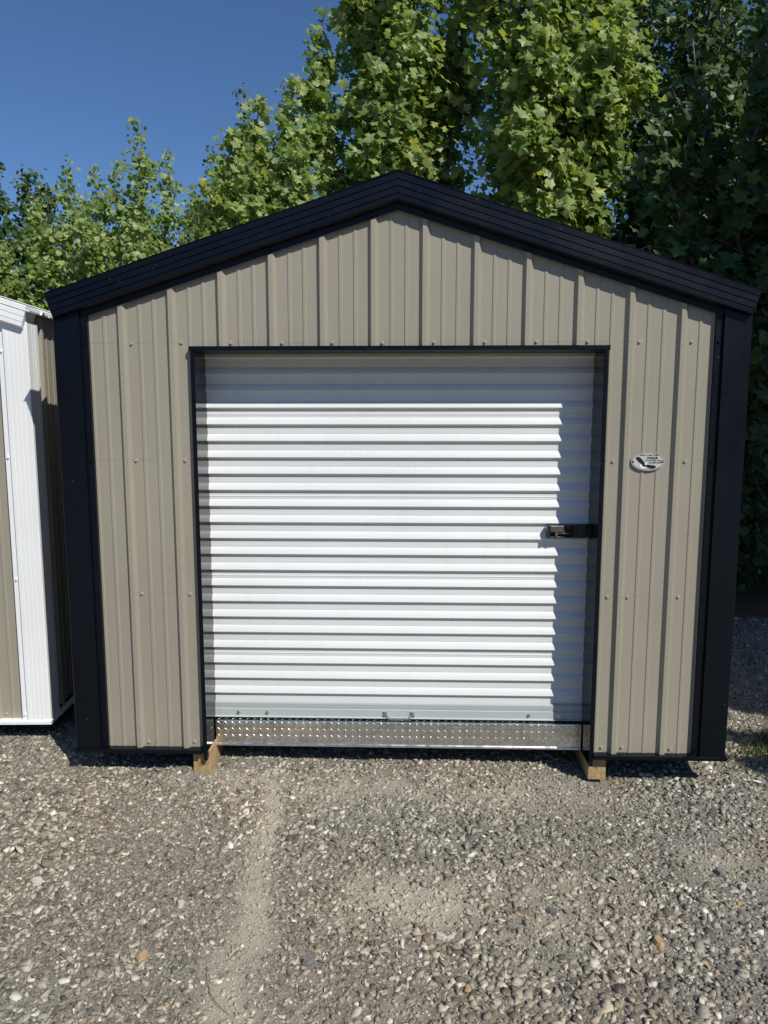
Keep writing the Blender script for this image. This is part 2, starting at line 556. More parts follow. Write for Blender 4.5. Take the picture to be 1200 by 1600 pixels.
def corner_profile(gd=0.0014):
    # (distance from inner edge, how far proud of the wall plane)
    w = 0.152
    p = [(0.0, 0.0), (0.0, 0.0215), (0.030, 0.0215), (0.0315, 0.034)]
    for g in (0.055, 0.078, 0.100, 0.122):
        p += [(g-0.0018, 0.034), (g, 0.034-gd), (g+0.0018, 0.034)]
    p += [(w-0.003, 0.034)]
    return p, w

def make_shed(name, loc, label, trim, depth, door, half=1.555, zpk=2.778, zb=ZB, side_rib0=0.175, roofm='black', rdz=0.0):
    root = empty(name, loc, label, 'shed', 'portable metal sheds side by side')
    x0 = -1.25276
    ribs = [x0 + PITCH*k for k in range(-1, 13)]
    # front wall panels, split just left of every fourth rib
    cuts = [-1.43, ribs[3]-0.026, ribs[7]-0.026, ribs[11]-0.026, 1.43]
    zrow = [2.0654, 1.5327, 0.9005, 0.162]
    for i in range(4):
        a, b = cuts[i], cuts[i+1]
        mb = MB()
        pr = profile(a, b, ribs, extra=(0.0, -0.934, 0.934) if door else (0.0,))
        off = 0.0012*(i % 2)
        for (u0, w0), (u1, w1) in zip(pr[:-1], pr[1:]):
            mid = (u0+u1)/2
            lo = 2.044 if (door and abs(mid) < 0.934) else zb + 0.012
            q = [(u0, -w0-off, lo), (u1, -w1-off, lo), (u1, -w1-off, rake_z(u1)), (u0, -w0-off, rake_z(u0))]
            mb.add(q, [(0, 1, 2, 3)])
        wp = mb.build('wall_panel', 'taupe', root)
        so = wp.modifiers.new('thick', 'SOLIDIFY'); so.thickness = 0.0012; so.offset = -1
        for r in ribs:
            if not (a < r < b) or abs(r) > 1.36:
                continue
            sx = r + 0.043
            for j, z in enumerate(zrow):
                if door and abs(sx) < 0.94:
                    if j:
                        continue
                    z = 2.0665
                if sx > 1.39:
                    continue
                share('screw', SCREW['taupe'], (sx + random.uniform(-.003, .003), -off, z + random.uniform(-.003, .003)), wp, (0, random.uniform(0, 1), 0))
        if door and a < 1.0 < b:
            for z in zrow[1:]:
                share('screw', SCREW['taupe'], (0.981, -off, z), wp)
    # side walls
    for s in (-1, 1):
        srib = [side_rib0 + PITCH*k for k in range(-1, int(depth/PITCH)+1)]
        y = 0.08
        while y < depth-0.05:
            y1 = min(y + 4*PITCH, depth-0.02)
            pr = profile(y, y1, srib)
            mb = MB()
            lo = [(s*(half-0.032+w), u, zb+0.012) for u, w in pr]
            hi = [(s*(half-0.032+w), u, rake_z(half)+0.02) for u, w in pr]
            mb.sheet(lo, hi) if s > 0 else mb.sheet(hi, lo)
            sp = mb.build('side_panel', 'taupe', root)
            for r in srib:
                if y < r+0.043 < y1 and r > 0:
                    for z in zrow:
                        share('screw', SCREW['taupe'], (s*(half-0.032), r+0.043, z), sp, (0, 0, s*math.pi/2))
            y = y1
    # back wall
    MB().add([(-half+0.03, depth, zb), (half-0.03, depth, zb), (half-0.03, depth, rake_z(half)), (0, depth, rake_z(0)), (-half+0.03, depth, rake_z(half))], [(4, 3, 2, 1, 0)]).build('back_wall', 'taupe', root)
    # floor deck
    MB().box(-half+0.02, half-0.02, 0.145 if door else 0.02, depth-0.01, zb-0.012, zb+0.03).build('floor_deck', 'interior', root)
    # corner trims (front pair and back pair)
    cp, w = corner_profile(0.0004 if trim == 'black' else 0.0014)
    for s in (-1, 1):
        for yb in (0, 1):
            pts = []
            for d, pr in cp:
                pts.append((s*(half-w+d), -pr))
            pts += [(s*half, -0.031), (s*half, -0.003)]
            for d, q in ((0.03, 0), (0.052, 1), (0.074, 1), (0.088, 1)):
                if q:
                    pts += [(s*half, d-0.002-0.034), (s*(half-(0.0004 if trim == 'black' else 0.0014)), d-0.034), (s*half, d+0.002-0.034)]
            pts += [(s*half, 0.085-0.0), (s*(half-0.03), 0.085)]
            if yb:
                pts = [(px, depth-py) for px, py in pts]
            mb = MB()
            # top follows the slope under the flange
            lo = [(px, py, zb+0.003) for px, py in pts]
            hi = [(px, py, rake_z(px, 2.70)) for px, py in pts]
            flip = (s < 0) != bool(yb)
            mb.sheet(lo, hi) if not flip else mb.sheet(hi, lo)
            ct = mb.build('corner_trim', trim, root)
            if not yb:
                for z in (2.062, 1.533, 0.90, 0.166):
                    share('screw', SCREW['black' if trim == 'black' else 'white'], (s*(half-w+0.014), -0.0215, z), ct)
    # base trim: an angle with a ledge, front and both sides
    def base(x1, x2):
        mb = MB()
        pr = [(-0.001, zb+0.017), (-0.036, zb+0.0165), (-0.042, zb+0.014), (-0.042, zb-0.002), (-0.010, zb-0.003)]
        mb.sheet([(x1, y, z) for y, z in pr][::-1], [(x2, y, z) for y, z in pr][::-1])
        for x in (x1, x2):
            f = [(x, y, z) for y, z in pr]
            mb.add(f, [tuple(range(5))])
        mb.build('base_trim', trim, root)
    if door:
        base(-half-0.006, -0.9375); base(0.9375, half+0.006)
    else:
        base(-half-0.006, half+0.006)
    for s in (-1, 1):
        mb = MB()
        pr = [(half-0.03, zb+0.017), (half+0.003, zb+0.0165), (half+0.006, zb+0.013), (half+0.006, zb-0.002), (half-0.02, zb-0.003)]
        mb.sheet([(s*x, -0.041, z) for x, z in pr], [(s*x, depth+0.02, z) for x, z in pr])
        mb.build('base_trim', trim, root)
    # rake fascia, one board each side, mitred at the peak
    tipx, tipz = 1.5735, zpk - SL*1.5735
    prof = [(0.0, 0.05), (-0.0005, -0.0605), (0.002, -0.0625)]
    for g in (0.0275, 0.0550, 0.0825):
        prof += [(g-0.0022, -0.0625), (g-0.0006, -0.0585), (g+0.0022, -0.0615)]
    prof += [(0.103, -0.0615), (0.106, -0.0585), (0.1075, -0.054), (0.116, -0.026), (0.118, -0.0235), (0.1395, -0.0235), (0.1405, -0.0205)]
    for s in (-1, 1):
        pk = [(0.0, y, zpk - u/cT) for u, y in prof]
        tp = [(s*(tipx - u*sT), y, tipz - u*cT) for u, y in prof]
        mb = MB()
        mb.sheet(tp, pk) if s < 0 else mb.sheet(pk, tp)
        # closed end
        mb.add(tp + [(s*(tipx-0.1405*sT), 0.05, tipz-0.1405*cT)], [tuple(range(len(tp)+1)) if s > 0 else tuple(range(len(tp)+1))[::-1]])
        rf = mb.build('rake_fascia', trim, root)
        for k in ((0, 3, 5) if s < 0 else (6, 8, 11)):
            sx = x0 + PITCH*k
            share('screw', SCREW['black' if trim == 'black' else 'white'], (sx, -0.0235, zpk - SL*abs(sx) - 0.129/cT), rf)
    # roof sheets with ribs and ridge cap
    for s in (-1, 1):
        k = 0
        y = -0.064
        rr = [0.10 + PITCH*j for j in range(-1, int(depth/PITCH)+2)]
        while y < depth + 0.05:
            y1 = min(y + 4*PITCH, depth + 0.06)
            pr = profile(y, y1, [r for r in rr if r > 0.05])
            mb = MB()
            a = [(0, u, zpk + 0.0035 + rdz + h*0.9) for u, h in pr]
            e = [(s*1.585, u, zpk - SL*1.585 + 0.0035 + rdz + h*0.9) for u, h in pr]
            mb.sheet(a, e) if s < 0 else mb.sheet(e, a)
            ro = mb.build('roof_panel', roofm, root)
            so = ro.modifiers.new('thick', 'SOLIDIFY'); so.thickness = 0.0022; so.offset = -1
            y = y1
        MB().add([(s*1.578, -0.05, zpk-SL*1.578-0.001), (s*1.578, depth, zpk-SL*1.578-0.001), (s*1.578, depth, zpk-SL*1.578-0.016), (s*1.578, -0.02, zpk-SL*1.578-0.016),
                  (s*1.56, depth, zpk-SL*1.578-0.016), (s*1.56, -0.02, zpk-SL*1.578-0.016)], [(0, 1, 2, 3), (3, 2, 4, 5)]).build('eave_trim', trim, root)
    rc = MB()
    ys = np.linspace(-0.066, depth+0.07, 12)
    for s in (-1, 1):
        rows = [(0.0, 0.0085), (s*0.03, 0.0085-SL*0.03+0.001), (s*0.175, 0.0085-SL*0.175), (s*0.182, 0.0045-SL*0.182)]
        A = [(x, ys[0], zpk+z) for x, z in rows]; B = [(x, ys[-1], zpk+z) for x, z in rows]
        rc.sheet(A, B) if s > 0 else rc.sheet(B, A)
    rco = rc.build('ridge_cap', trim, root)
    so = rco.modifiers.new('thick', 'SOLIDIFY'); so.thickness = 0.003; so.offset = -1
    # timber runners
    sk = ((-0.998, -0.912), (0.922, 1.008)) if door else ((-1.0, -0.912), (0.912, 1.0))
    for i, (a, b) in enumerate(sk):
        o = MB().box(a, b, 0.004, depth-0.03, -0.006, zb-0.004).build('skid', 'timber', root, bevel=0.004)
        if door:
            mk = MB()
            cx = (a+b)/2 - 0.002
            if i == 0:
                vs, fs = [(cx, 0.0028, 0.048)], []
                for q in range(14):
                    w = q/14*2*math.pi; r = 0.0155*(1+0.12*math.sin(q*5))
                    vs.append((cx+r*math.cos(w), 0.0028, 0.048+r*0.9*math.sin(w)))
                fs = [(0, 1+(q+1) % 14, 1+q) for q in range(14)]
                mk.add(vs, fs)
            else:
                mk.tube([(cx+0.002, 0.0035, 0.085), (cx+0.001, 0.0035, 0.06), (cx+0.006, 0.0035, 0.045)], 0.0016, 5)
                mk.tube([(cx+0.002, 0.0035, 0.085), (cx+0.013, 0.0035, 0.083), (cx+0.017, 0.0035, 0.076), (cx+0.010, 0.0035, 0.07)], 0.001, 5)
            mk.build('stamp', 'stamp', o)
    return root

shed = make_shed('storage_shed', (0, 0, 0), 'taupe metal shed with black trim and a white roll up door', 'black', 4.85, True)
NR = math.radians(2.5)
nshed = make_shed('storage_shed', (-1.845-1.555*math.cos(NR), 0.33-1.555*math.sin(NR), -0.005), 'taupe metal shed with white trim, mostly cut off at the left edge', 'white', 4.85, False, roofm='white', rdz=-0.026)
nshed.rotation_euler.z = NR

# ---------------------------------------------------------------- door opening trim
for s in (-1, 1):
    mb = MB()
    pr = [(0.9375, 0.0), (0.9375, -0.026), (0.936, -0.0278), (0.9205, -0.0278), (0.9185, -0.026)]
    lo = [(s*x, y, 0.102) for x, y in pr]; hi = [(s*x, y, 2.036) for x, y in pr]
    mb.sheet(lo, hi) if s < 0 else mb.sheet(hi, lo)
    mb.add(lo, [tuple(range(5))]); mb.add(hi, [tuple(range(5))])
    mb.build('door_jamb', 'black', shed)
    mb = MB()
    mb.box(min(s*0.9185, s*0.9365), max(s*0.9185, s*0.9365), -0.0245, 0.19, 0.078, 2.031)
    mb.build('jamb_return', 'black_gloss', shed)
mb = MB()
pr = [(0.0, 2.049), (-0.027, 2.049), (-0.029, 2.047), (-0.029, 2.030), (-0.027, 2.0285), (0.205, 2.0285)]
mb.sheet([(-0.943, y, z) for y, z in pr], [(0.943, y, z) for y, z in pr])
for x in (-0.943, 0.943):
    mb.add([(x, y, z) for y, z in pr[:5]] + [(x, 0, 2.0285)], [tuple(range(6))])
mb.build('door_header', 'black', shed)

# ---------------------------------------------------------------- roll up door
door = bpy.data.objects.new('roll_up_door', None)
COL.objects.link(door); door.parent = shed
YC = 0.160
PC = 0.0789
pr = []
z0 = 1.760
kk = -5
rows = []
for k in range(-5, 19):
    zb_ = z0 - PC*k
    # bulge from zb_+.011 to zb_+.047, rounded and a little fuller below
    rows.append(zb_)
ptsC = []
for k, zb_ in enumerate(rows):
    if k % 5 == 1:
        zg = zb_ + 0.064
        ptsC += [(YC, zg+0.004), (YC-0.0016, zg+0.002), (YC-0.0016, zg-0.002), (YC, zg-0.004)]
    for dy, dz in ((0, .0515), (.0008, .0500), (.0006, .0490), (-.0022, .0455), (-.0062, .0385), (-.0100, .0300), (-.0124, .0230), (-.0137, .0195), (-.0142, .0175), (-.0138, .0158), (-.0122, .0142), (-.0012, .0088), (0, .0080)):
        ptsC.append((YC+dy, zb_+dz))
ptsC.append((YC, 0.27))
ptsC = sorted(ptsC, key=lambda p: -p[1])
ptsC = [p for p in ptsC if p[1] >= 0.27]
mb = MB()
xs = (-0.9365, 0.9365)
mb.sheet([(xs[0], y, z) for y, z in ptsC], [(xs[1], y, z) for y, z in ptsC])
cu = mb.build('curtain', 'curtain', door)
# interior wall behind the curtain so no light leaks through
# bottom bar: galvanised angle
mb = MB()
pr = [(0.1575, 0.313), (0.147, 0.309), (0.145, 0.303), (0.147, 0.281), (0.148, 0.2775), (0.148, 0.2755), (0.1445, 0.2735), (0.1445, 0.238), (0.1405, 0.2345), (0.1365, 0.234), (0.1365, 0.2325), (0.17, 0.2325)]
mb.sheet([(-0.930, y, z) for y, z in pr], [(0.930, y, z) for y, z in pr])
bb = mb.build('bottom_bar', 'zinc_coat', door)
so = bb.modifiers.new('thick', 'SOLIDIFY'); so.thickness = 0.002; so.offset = -1
for x in (-0.80, -0.655, 0.655, 0.80):
    share('screw', SCREW['zinc'], (x, 0.1445, 0.2555), door)
# pull handle
mb = MB()
for x in (-0.0605, 0.0765):
    mb.box(x-0.0105, x+0.0105, 0.1400, 0.1443, 0.2395, 0.2675)
hp = [(-0.055, 0.1415, 0.251), (-0.045, 0.1265, 0.243), (-0.036, 0.118, 0.2385), (0.052, 0.118, 0.2385), (0.061, 0.1265, 0.243), (0.071, 0.1415, 0.251)]
for (a, b) in zip(hp[:-1], hp[1:]):
    a0, b0 = Vector(a), Vector(b)
    vs = [a0+Vector((0, -.003, -.005)), b0+Vector((0, -.003, -.005)), b0+Vector((0, .003, -.005)), a0+Vector((0, .003, -.005)),
          a0+Vector((0, -.003, .005)), b0+Vector((0, -.003, .005)), b0+Vector((0, .003, .005)), a0+Vector((0, .003, .005))]
    mb.add(vs, [(0, 1, 5, 4), (1, 2, 6, 5), (2, 3, 7, 6), (3, 0, 4, 7), (4, 5, 6, 7), (3, 2, 1, 0)])
ph = mb.build('pull_handle', 'galv', door)
for x in (-0.0605, 0.0765):
    share('screw', SCREW['zinc'], (x, 0.1397, 0.2555), door)
# slide latch
L = MB()
yb, yf = 0.150, 0.118
L.box(0.7175, 0.7285, yf-0.004, yb, 1.1575, 1.2175)                 # rounded end cap
L.box(0.7285, 0.8400, yf, yb-0.01, 1.2115, 1.2165)                  # rails
L.box(0.7285, 0.8400, yf, yb-0.01, 1.1580, 1.1635)
L.box(0.7285, 0.8400, yf+0.004, yb-0.01, 1.1850, 1.1915)
L.box(0.7285, 0.8400, yb-0.014, yb-0.010, 1.1635, 1.2115)
L.box(0.8400, 0.9020, yf-0.002, yb, 1.1585, 1.2165)
lh = L.build('latch_housing', 'latch_black', door, bevel=0.0022)
L = MB()
vs, fs = [], []
for y in (yf-0.002, yf-0.0065):
    for q in range(16):
        w = q/16*2*math.pi
        vs.append((0.861+0.0098*math.cos(w), y, 1.1865+0.0098*math.sin(w)))
fs = [(q, (q+1) % 16, 16+(q+1) % 16, 16+q)[::-1] for q in range(16)] + [tuple(range(16, 32))]
L.add(vs, fs).build('latch_rivet', 'latch_black', door, bevel=0.001)
L = MB()
L.box(0.7290, 0.7930, yf-0.009, yf+0.012, 1.1870, 1.2170)
L.box(0.7930, 0.7975, yf-0.003, yf+0.012, 1.1870, 1.1960)
L.build('latch_slide', 'bronze', door, bevel=0.003)
L = MB()
L.box(0.7620, 0.8150, yf-0.004, yf+0.010, 1.1775, 1.1830)
L.box(0.7530, 0.7640, yf-0.008, yf+0.010, 1.1620, 1.1840)
L.box(0.7330, 0.7800, yf-0.002, yf+0.008, 1.1600, 1.1632)
L.build('latch_pin', 'bronze', door, bevel=0.001)
L = MB()
L.box(0.9020, 0.9180, yf+0.008, yf+0.026, 1.1740, 1.2010)
L.build('latch_bolt', 'latch_black', door, bevel=0.002)
L = MB()
L.box(0.9100, 0.9183, yf-0.010, yf+0.004, 1.1560, 1.2190)
L.box(0.9100, 0.9183, yf+0.030, yb+0.01, 1.1560, 1.2190)
L.build('latch_keeper', 'latch_black', door, bevel=0.002)

# threshold of tread plate
th = bpy.data.objects.new('threshold', None)
COL.objects.link(th); th.parent = shed
yP = 0.126
mb = MB()
pr = [(0.200, 0.2185), (yP+0.004, 0.2185), (yP+0.001, 0.2172), (yP, 0.2145), (yP, 0.1025), (yP-0.0045, 0.0965), (yP-0.005, 0.0885), (yP+0.002, 0.0865), (yP+0.03, 0.0865)]
mb.sheet([(-0.9135, y, z) for y, z in pr], [(0.9135, y, z) for y, z in pr])
for x in (-0.9135, 0.9135):
    mb.add([(x, y, z) for y, z in pr] + [(x, 0.2, 0.0865)], [tuple(range(len(pr)+1))])
mb.build('tread_plate', 'treadplate', th, smooth=False)
mb = MB()
def lug(cx, cz, ang, top=False, L_=0.0165, W=0.0030, H=0.0021):
    ca, sa = math.cos(ang), math.sin(ang)
    vs, fs = [], []
    K = 8
    for ph in (0.0, 0.45, 0.95):
        for k in range(K):
            w = 2*math.pi*k/K
            a, b, h = L_*math.cos(w)*math.cos(ph), W*math.sin(w)*math.cos(ph), H*math.sin(ph)
            u, v = ca*a - sa*b, sa*a + ca*b
            vs.append((cx+u, cz+v, 0.2185+h) if top else (cx+u, yP-h, cz+v))
    vs.append((cx, cz, 0.2185+H) if top else (cx, yP-H, cz))
    for r_ in range(2):
        for k in range(K):
            k2 = (k+1) % K
            fs.append((r_*K+k, r_*K+k2, (r_+1)*K+k2, (r_+1)*K+k))
    for k in range(K):
        fs.append((2*K+k, 2*K+(k+1) % K, 3*K))
    mb.add(vs, fs)
pu = 0.0357
n_ = int(1.80/pu)
for i in range(n_+1):
    x = -0.895 + pu*i
    for j, z in enumerate((0.2035, 0.1695, 0.1355)):
        lug(x, z, -math.pi/4)
        if x+pu/2 < 0.90:
            lug(x+pu/2, z-0.0165, math.pi/4)
    lug(x, 0.156, math.pi/4, True)
    if x+pu/2 < 0.9:
        lug(x+pu/2, 0.172, -math.pi/4, True)
lg = mb.build('tread_lugs', 'treadplate', th, smooth=True)
lg['kind'] = 'stuff'

# ---------------------------------------------------------------- oval sign
sg = empty('oval_sign', (1.1353, -0.0125, 1.5330), 'small white oval sign with a black eagle and lettering on the shed wall', 'sign')
AX, AZ_ = 0.0745, 0.0425
def ell(a, b, n=48):
    return [(a*math.cos(2*math.pi*i/n), b*math.sin(2*math.pi*i/n)) for i in range(n)]
mb = MB()
e = ell(AX, AZ_)
vs = [(x, 0, z) for x, z in e] + [(x, 0.003, z) for x, z in e]
n = len(e)
mb.add(vs, [tuple(range(n))] + [tuple(range(n, 2*n))[::-1]] + [(i, n+i, n+(i+1) % n, (i+1) % n) for i in range(n)])
mb.build('plate', 'sign_face', sg)
mb = MB()
a, b = ell(AX-0.0026, AZ_-0.0026), ell(AX-0.0046, AZ_-0.0046)
mb.add([(x, -0.0004, z) for x, z in a] + [(x, -0.0004, z) for x, z in b], [(i, (i+1) % n, n+(i+1) % n, n+i) for i in range(n)])
mb.build('border', 'sign_ink', sg)
# eagle seen diving: px coordinates measured on the sign, turned to metres
def sp(px, pz, y=-0.0006):
    s = AX/298.0
    return ((px-611)*s, y, -(pz-365)*s)
wing1 = [(385, 300), (430, 278), (470, 300), (505, 330), (535, 372), (565, 395), (540, 412), (500, 418), (455, 385), (410, 345)]
wing2 = [(575, 430), (620, 425), (670, 432), (735, 440), (762, 458), (745, 485), (700, 500), (640, 492), (600, 475)]
body = [(505, 420), (550, 402), (590, 425), (585, 455), (545, 462), (515, 452)]
tail = [(470, 420), (500, 424), (525, 455), (565, 462), (560, 490), (520, 505), (485, 480), (468, 450)]
head = ell(20, 21, 14)
for nm, poly, mt, y in (('eagle_wing', wing1, 'sign_ink', -0.0006), ('eagle_wing', wing2, 'sign_ink', -0.0006), ('eagle_tail', tail, 'sign_bright', -0.0006),
                        ('eagle_body', body, 'sign_ink', -0.0010), ('eagle_head', [(574+x, 410+z) for x, z in head], 'sign_bright', -0.0014)):
    mb = MB()
    mb.add([sp(px, pz, y) for px, pz in poly], [tuple(range(len(poly)))])
    mb.build(nm, mt, sg)
def text(s, px, pz, width_px, parent, bold=0.0):
    cu_ = bpy.data.curves.new('lettering', 'FONT')
    cu_.body = s
    cu_.size = 1.0
    cu_.align_x = 'CENTER'
    cu_.align_y = 'CENTER'
    cu_.offset = bold
    cu_.resolution_u = 3
    t = bpy.data.objects.new('tmp', cu_)
    COL.objects.link(t)
    dg = bpy.context.evaluated_depsgraph_get()
    me = bpy.data.meshes.new_from_object(t.evaluated_get(dg))
    me.name = 'lettering'
    bpy.data.objects.remove(t)
    xs_ = [v.co.x for v in me.vertices]
    k = width_px*AX/298.0/(max(xs_)-min(xs_))
    for v in me.vertices:
        v.co = Vector((v.co.x*k, 0, v.co.y*k*1.15))
    me.materials.clear()
    me.materials.append(M['sign_ink'])
    o = bpy.data.objects.new('lettering', me)
    COL.objects.link(o)
    o.location = sp(px, pz, -0.0007)
    o.parent = parent
text('- Building on Higher Quality -', 628, 252, 370, sg, 0.012)
text('WAGLER', 688, 305, 205, sg, 0.04)
text('STORAGE BARNS & MORE', 708, 348, 300, sg, 0.018)
text('812-899-0497', 740, 390, 220, sg, 0.02)
for x in (-0.066, 0.064):
    share('screw', SCREW['black'], (x, 0.0005, -0.002), sg, None, (0.5, 0.5, 0.5))

# ---------------------------------------------------------------- gravel
def inframe(p, margin=1.12):
    d = np.asarray(p) - np.array(CAM)
    z = d @ np.array(fw); x = d @ np.array(rt); y = d @ np.array(up)
    return (z > 0.1) & (np.abs(x/z) < 600/1150*margin) & (np.abs(y/z) < 800/1150*margin), z

def stones(name, n, smin, smax, power, xr, yr, seed, flat=(0.25, 0.6), keep=None, K=4):
    r = np.random.default_rng(seed)
    x = r.uniform(*xr, n); y = r.uniform(*yr, n)
    d = dustf(x, y)
    ok = r.random(n) > d*0.28
    # nothing under the sheds beyond the first metre, none inside the runners
    ok &= ~((np.abs(x) < 1.5) & (y > 1.6)) & ~((x < -1.9) & (y > 1.9))
    for a, b in ((-1.0, -0.91), (0.92, 1.01)):
        ok &= ~((x > a-0.012) & (x < b+0.012) & (y > -0.012))
    if keep is not None:
        ok &= keep(x, y, r)
    x, y, d = x[ok], y[ok], d[ok]
    n = len(x)
    s = smin + (smax-smin)*r.random(n)**power
    # coarser drifts and finer drifts
    co = wave(x, y, 44, 7, 0.35, 1.3)
    s *= np.clip(1 + 0.16*co, 0.7, 1.35)
    s *= 1 - 0.22*np.clip(d*1.4, 0, 1)
    ang = np.linspace(0, 2*np.pi, K, endpoint=False)[None] + r.uniform(-0.42, 0.42, (n, K)) + r.uniform(0, 6.3, (n, 1))
    rad = r.uniform(0.45, 1.35, (n, K))
    asp = r.uniform(0.42, 1.0, (n, 1))
    px = np.cos(ang)*rad; py = np.sin(ang)*rad*asp
    rot = r.uniform(0, 6.28, (n, 1))
    qx = px*np.cos(rot) - py*np.sin(rot); qy = px*np.sin(rot) + py*np.cos(rot)
    h = r.uniform(*flat, (n, 1))
    ins = r.uniform(0.82, 1.0, (n, 1))
    sx, sy = r.uniform(-0.10, 0.10, (n, 1)), r.uniform(-0.10, 0.10, (n, 1))
    top = np.stack([qx*ins+sx, qy*ins+sy, h + r.uniform(-0.06, 0.06, (n, K))], -1)
    bot = np.stack([qx, qy, np.full((n, K), -0.10) + r.uniform(-0.05, 0.12, (n, K))], -1)
    P = np.concatenate([top, bot], 1)*s[:, None, None]*0.5
    # tilt
    tx, ty = r.normal(0, 0.30, (2, n))
    P[..., 2] += P[..., 0]*tx[:, None] + P[..., 1]*ty[:, None]
    P[..., 0] += x[:, None]; P[..., 1] += y[:, None]; P[..., 2] += (gz(x, y) + s*r.uniform(-0.16, 0.12, n))[:, None]
    V = P.reshape(-1, 3)
    f = list(range(K))
    for k in range(K):
        k2 = (k+1) % K
        f += [K+k, K+k2, k2, k]
    base = np.array(f)[None] + (np.arange(n)*2*K)[:, None]
    loops = base.ravel()
    st1 = np.array([0] + [K+4*k for k in range(K)])
    starts = (st1[None] + (np.arange(n)*5*K)[:, None]).ravel()
    totals = np.tile([K]+[4]*K, n)
    o = np_mesh(name, V, loops, starts, totals, 'stone', attrs={'dust': np.repeat(d, 2*K)})
    return o
def grit_keep(x, y, r):
    return r.random(len(x)) < np.clip(dustf(x, y)*1.5-0.15, 0, 1)
def near_keep(x, y, r):
    dd = np.hypot(x-CAM.x, y-CAM.y)
    inn, _ = inframe(np.stack([x, y, 0*x], -1), 1.3)
    k = np.where(inn, np.clip(1.35 - 0.10*dd, 0.25, 1), 0.22)
    k = np.where((np.abs(x) < 1.5) & (y > 0.45), 0.12, k)
    return r.random(len(x)) < k
g1 = stones('gravel', 215000, 0.0075, 0.036, 2.2, (-3.0, 3.2), (-2.3, 2.9), 101, keep=near_keep)
tag(g1, 'loose angular grey crushed stone scattered over the yard', 'gravel', kind='stuff')
g2 = stones('coarse_gravel', 4200, 0.028, 0.056, 2.6, (-3.0, 3.2), (-2.3, 2.7), 102, flat=(0.14, 0.34), K=6)
tag(g2, 'larger flat chips of grey stone among the fine gravel', 'gravel', kind='stuff')

g3 = stones('grit', 90000, 0.004, 0.013, 2.0, (-1.2, 1.6), (-1.7, 0.1), 103, keep=grit_keep)
tag(g3, 'fine pale grit and dust crumbs on the dusty track and patches', 'gravel', kind='stuff')

# single stones that stand out
def rock(loc, size, m, label, seed, group=None, aspect=0.62, h=0.36):
    size *= 0.86
    r = random.Random(seed)
    K = 6
    mb = MB()
    rings = ((1.0, -0.2), (1.0, 0.40), (0.74, 0.95))
    rr = [r.uniform(0.75, 1.2) for _ in range(K)]
    vs, fs = [], []
    for ri, (sc, z) in enumerate(rings):
        for k in range(K):
            w = 2*math.pi*k/K + 0.2*ri*r.uniform(0.3, 1)
            q = rr[k]*sc*r.uniform(0.9, 1.1)
            vs.append((math.cos(w)*q*size/2, math.sin(w)*q*size/2*aspect, (z + r.uniform(-0.12, 0.12))*size*h))
    for ri in range(2):
        for k in range(K):
            k2 = (k+1) % K
            fs.append((ri*K+k, ri*K+k2, (ri+1)*K+k2, (ri+1)*K+k))
    fs.append(tuple(2*K+k for k in range(K)))
    mb.add(vs, fs)
    o = mb.build('stone', m)
    o.location = (loc[0], loc[1], float(gz(loc[0], loc[1])) + 0.004)
    o.rotation_euler = (r.uniform(-0.2, 0.2), r.uniform(-0.2, 0.2), r.uniform(0, 6.28))
    return tag(o, label, 'stone', 'stones that stand out in the gravel')
for args in (
    ((-0.81, -1.23), 0.058, 'st_orange', 'large flat ochre stone in the gravel at the lower left', 1),
    ((0.88, -1.13), 0.060, 'st_orange', 'long ochre stone in the gravel at the lower right', 2),
    ((1.23, -0.40), 0.030, 'st_orange', 'small orange stone below the right end of the shed', 3),
    ((-1.43, -0.57), 0.045, 'st_white', 'cream coloured stone in the gravel near the left edge', 4),
    ((-1.34, -0.86), 0.052, 'st_white', 'pale whitish flat stone at the left edge of the gravel', 5),
    ((-0.08, -0.45), 0.026, 'st_white', 'small bright white stone in front of the door handle', 7),
    ((-0.76, -0.98), 0.050, 'st_white', 'pale stone left of the dusty track, above the large ochre one', 8),
    ((1.30, -0.81), 0.050, 'st_white', 'pale blocky stone at the right beside a dark one', 9),
    ((1.245, -0.735), 0.055, 'st_grey', 'dark grey blocky stone at the right above a pale one', 10),
    ((-0.01, -0.95), 0.034, 'st_white', 'small pale stone lying on the dusty patch in the middle', 11),
    ((0.165, -1.10), 0.055, 'st_white', 'pale rounded stone at the lower edge of the dusty patch', 12),
    ((0.115, -1.12), 0.058, 'st_brown', 'brown angular stone at the lower edge of the dusty patch', 13),
    ((-0.27, -1.235), 0.062, 'st_grey', 'dark upright stone right of the dusty track', 14),
    ((0.565, -0.965), 0.052, 'st_grey', 'dark grey flat stone beside the right dusty patch', 15),
    ((0.20, -0.79), 0.036, 'st_brown', 'brown stone right of and above the dusty patch', 16),
    ((-0.955, -0.30), 0.026, 'st_orange', 'small orange stone below the left timber runner', 17),
    ((0.19, -1.30), 0.030, 'st_white', 'small white stone near the bottom middle of the yard', 18),
    ((0.235, -1.33), 0.036, 'st_orange', 'ochre stone near the bottom middle of the yard', 19),
    ((-1.585, 0.055), 0.060, 'st_grey', 'grey flat stone at the front left corner of the black trimmed shed', 20),
    ((-1.035, -0.015), 0.055, 'st_grey', 'grey chip leaning on the left timber runner', 21),
):
    rock(*args)
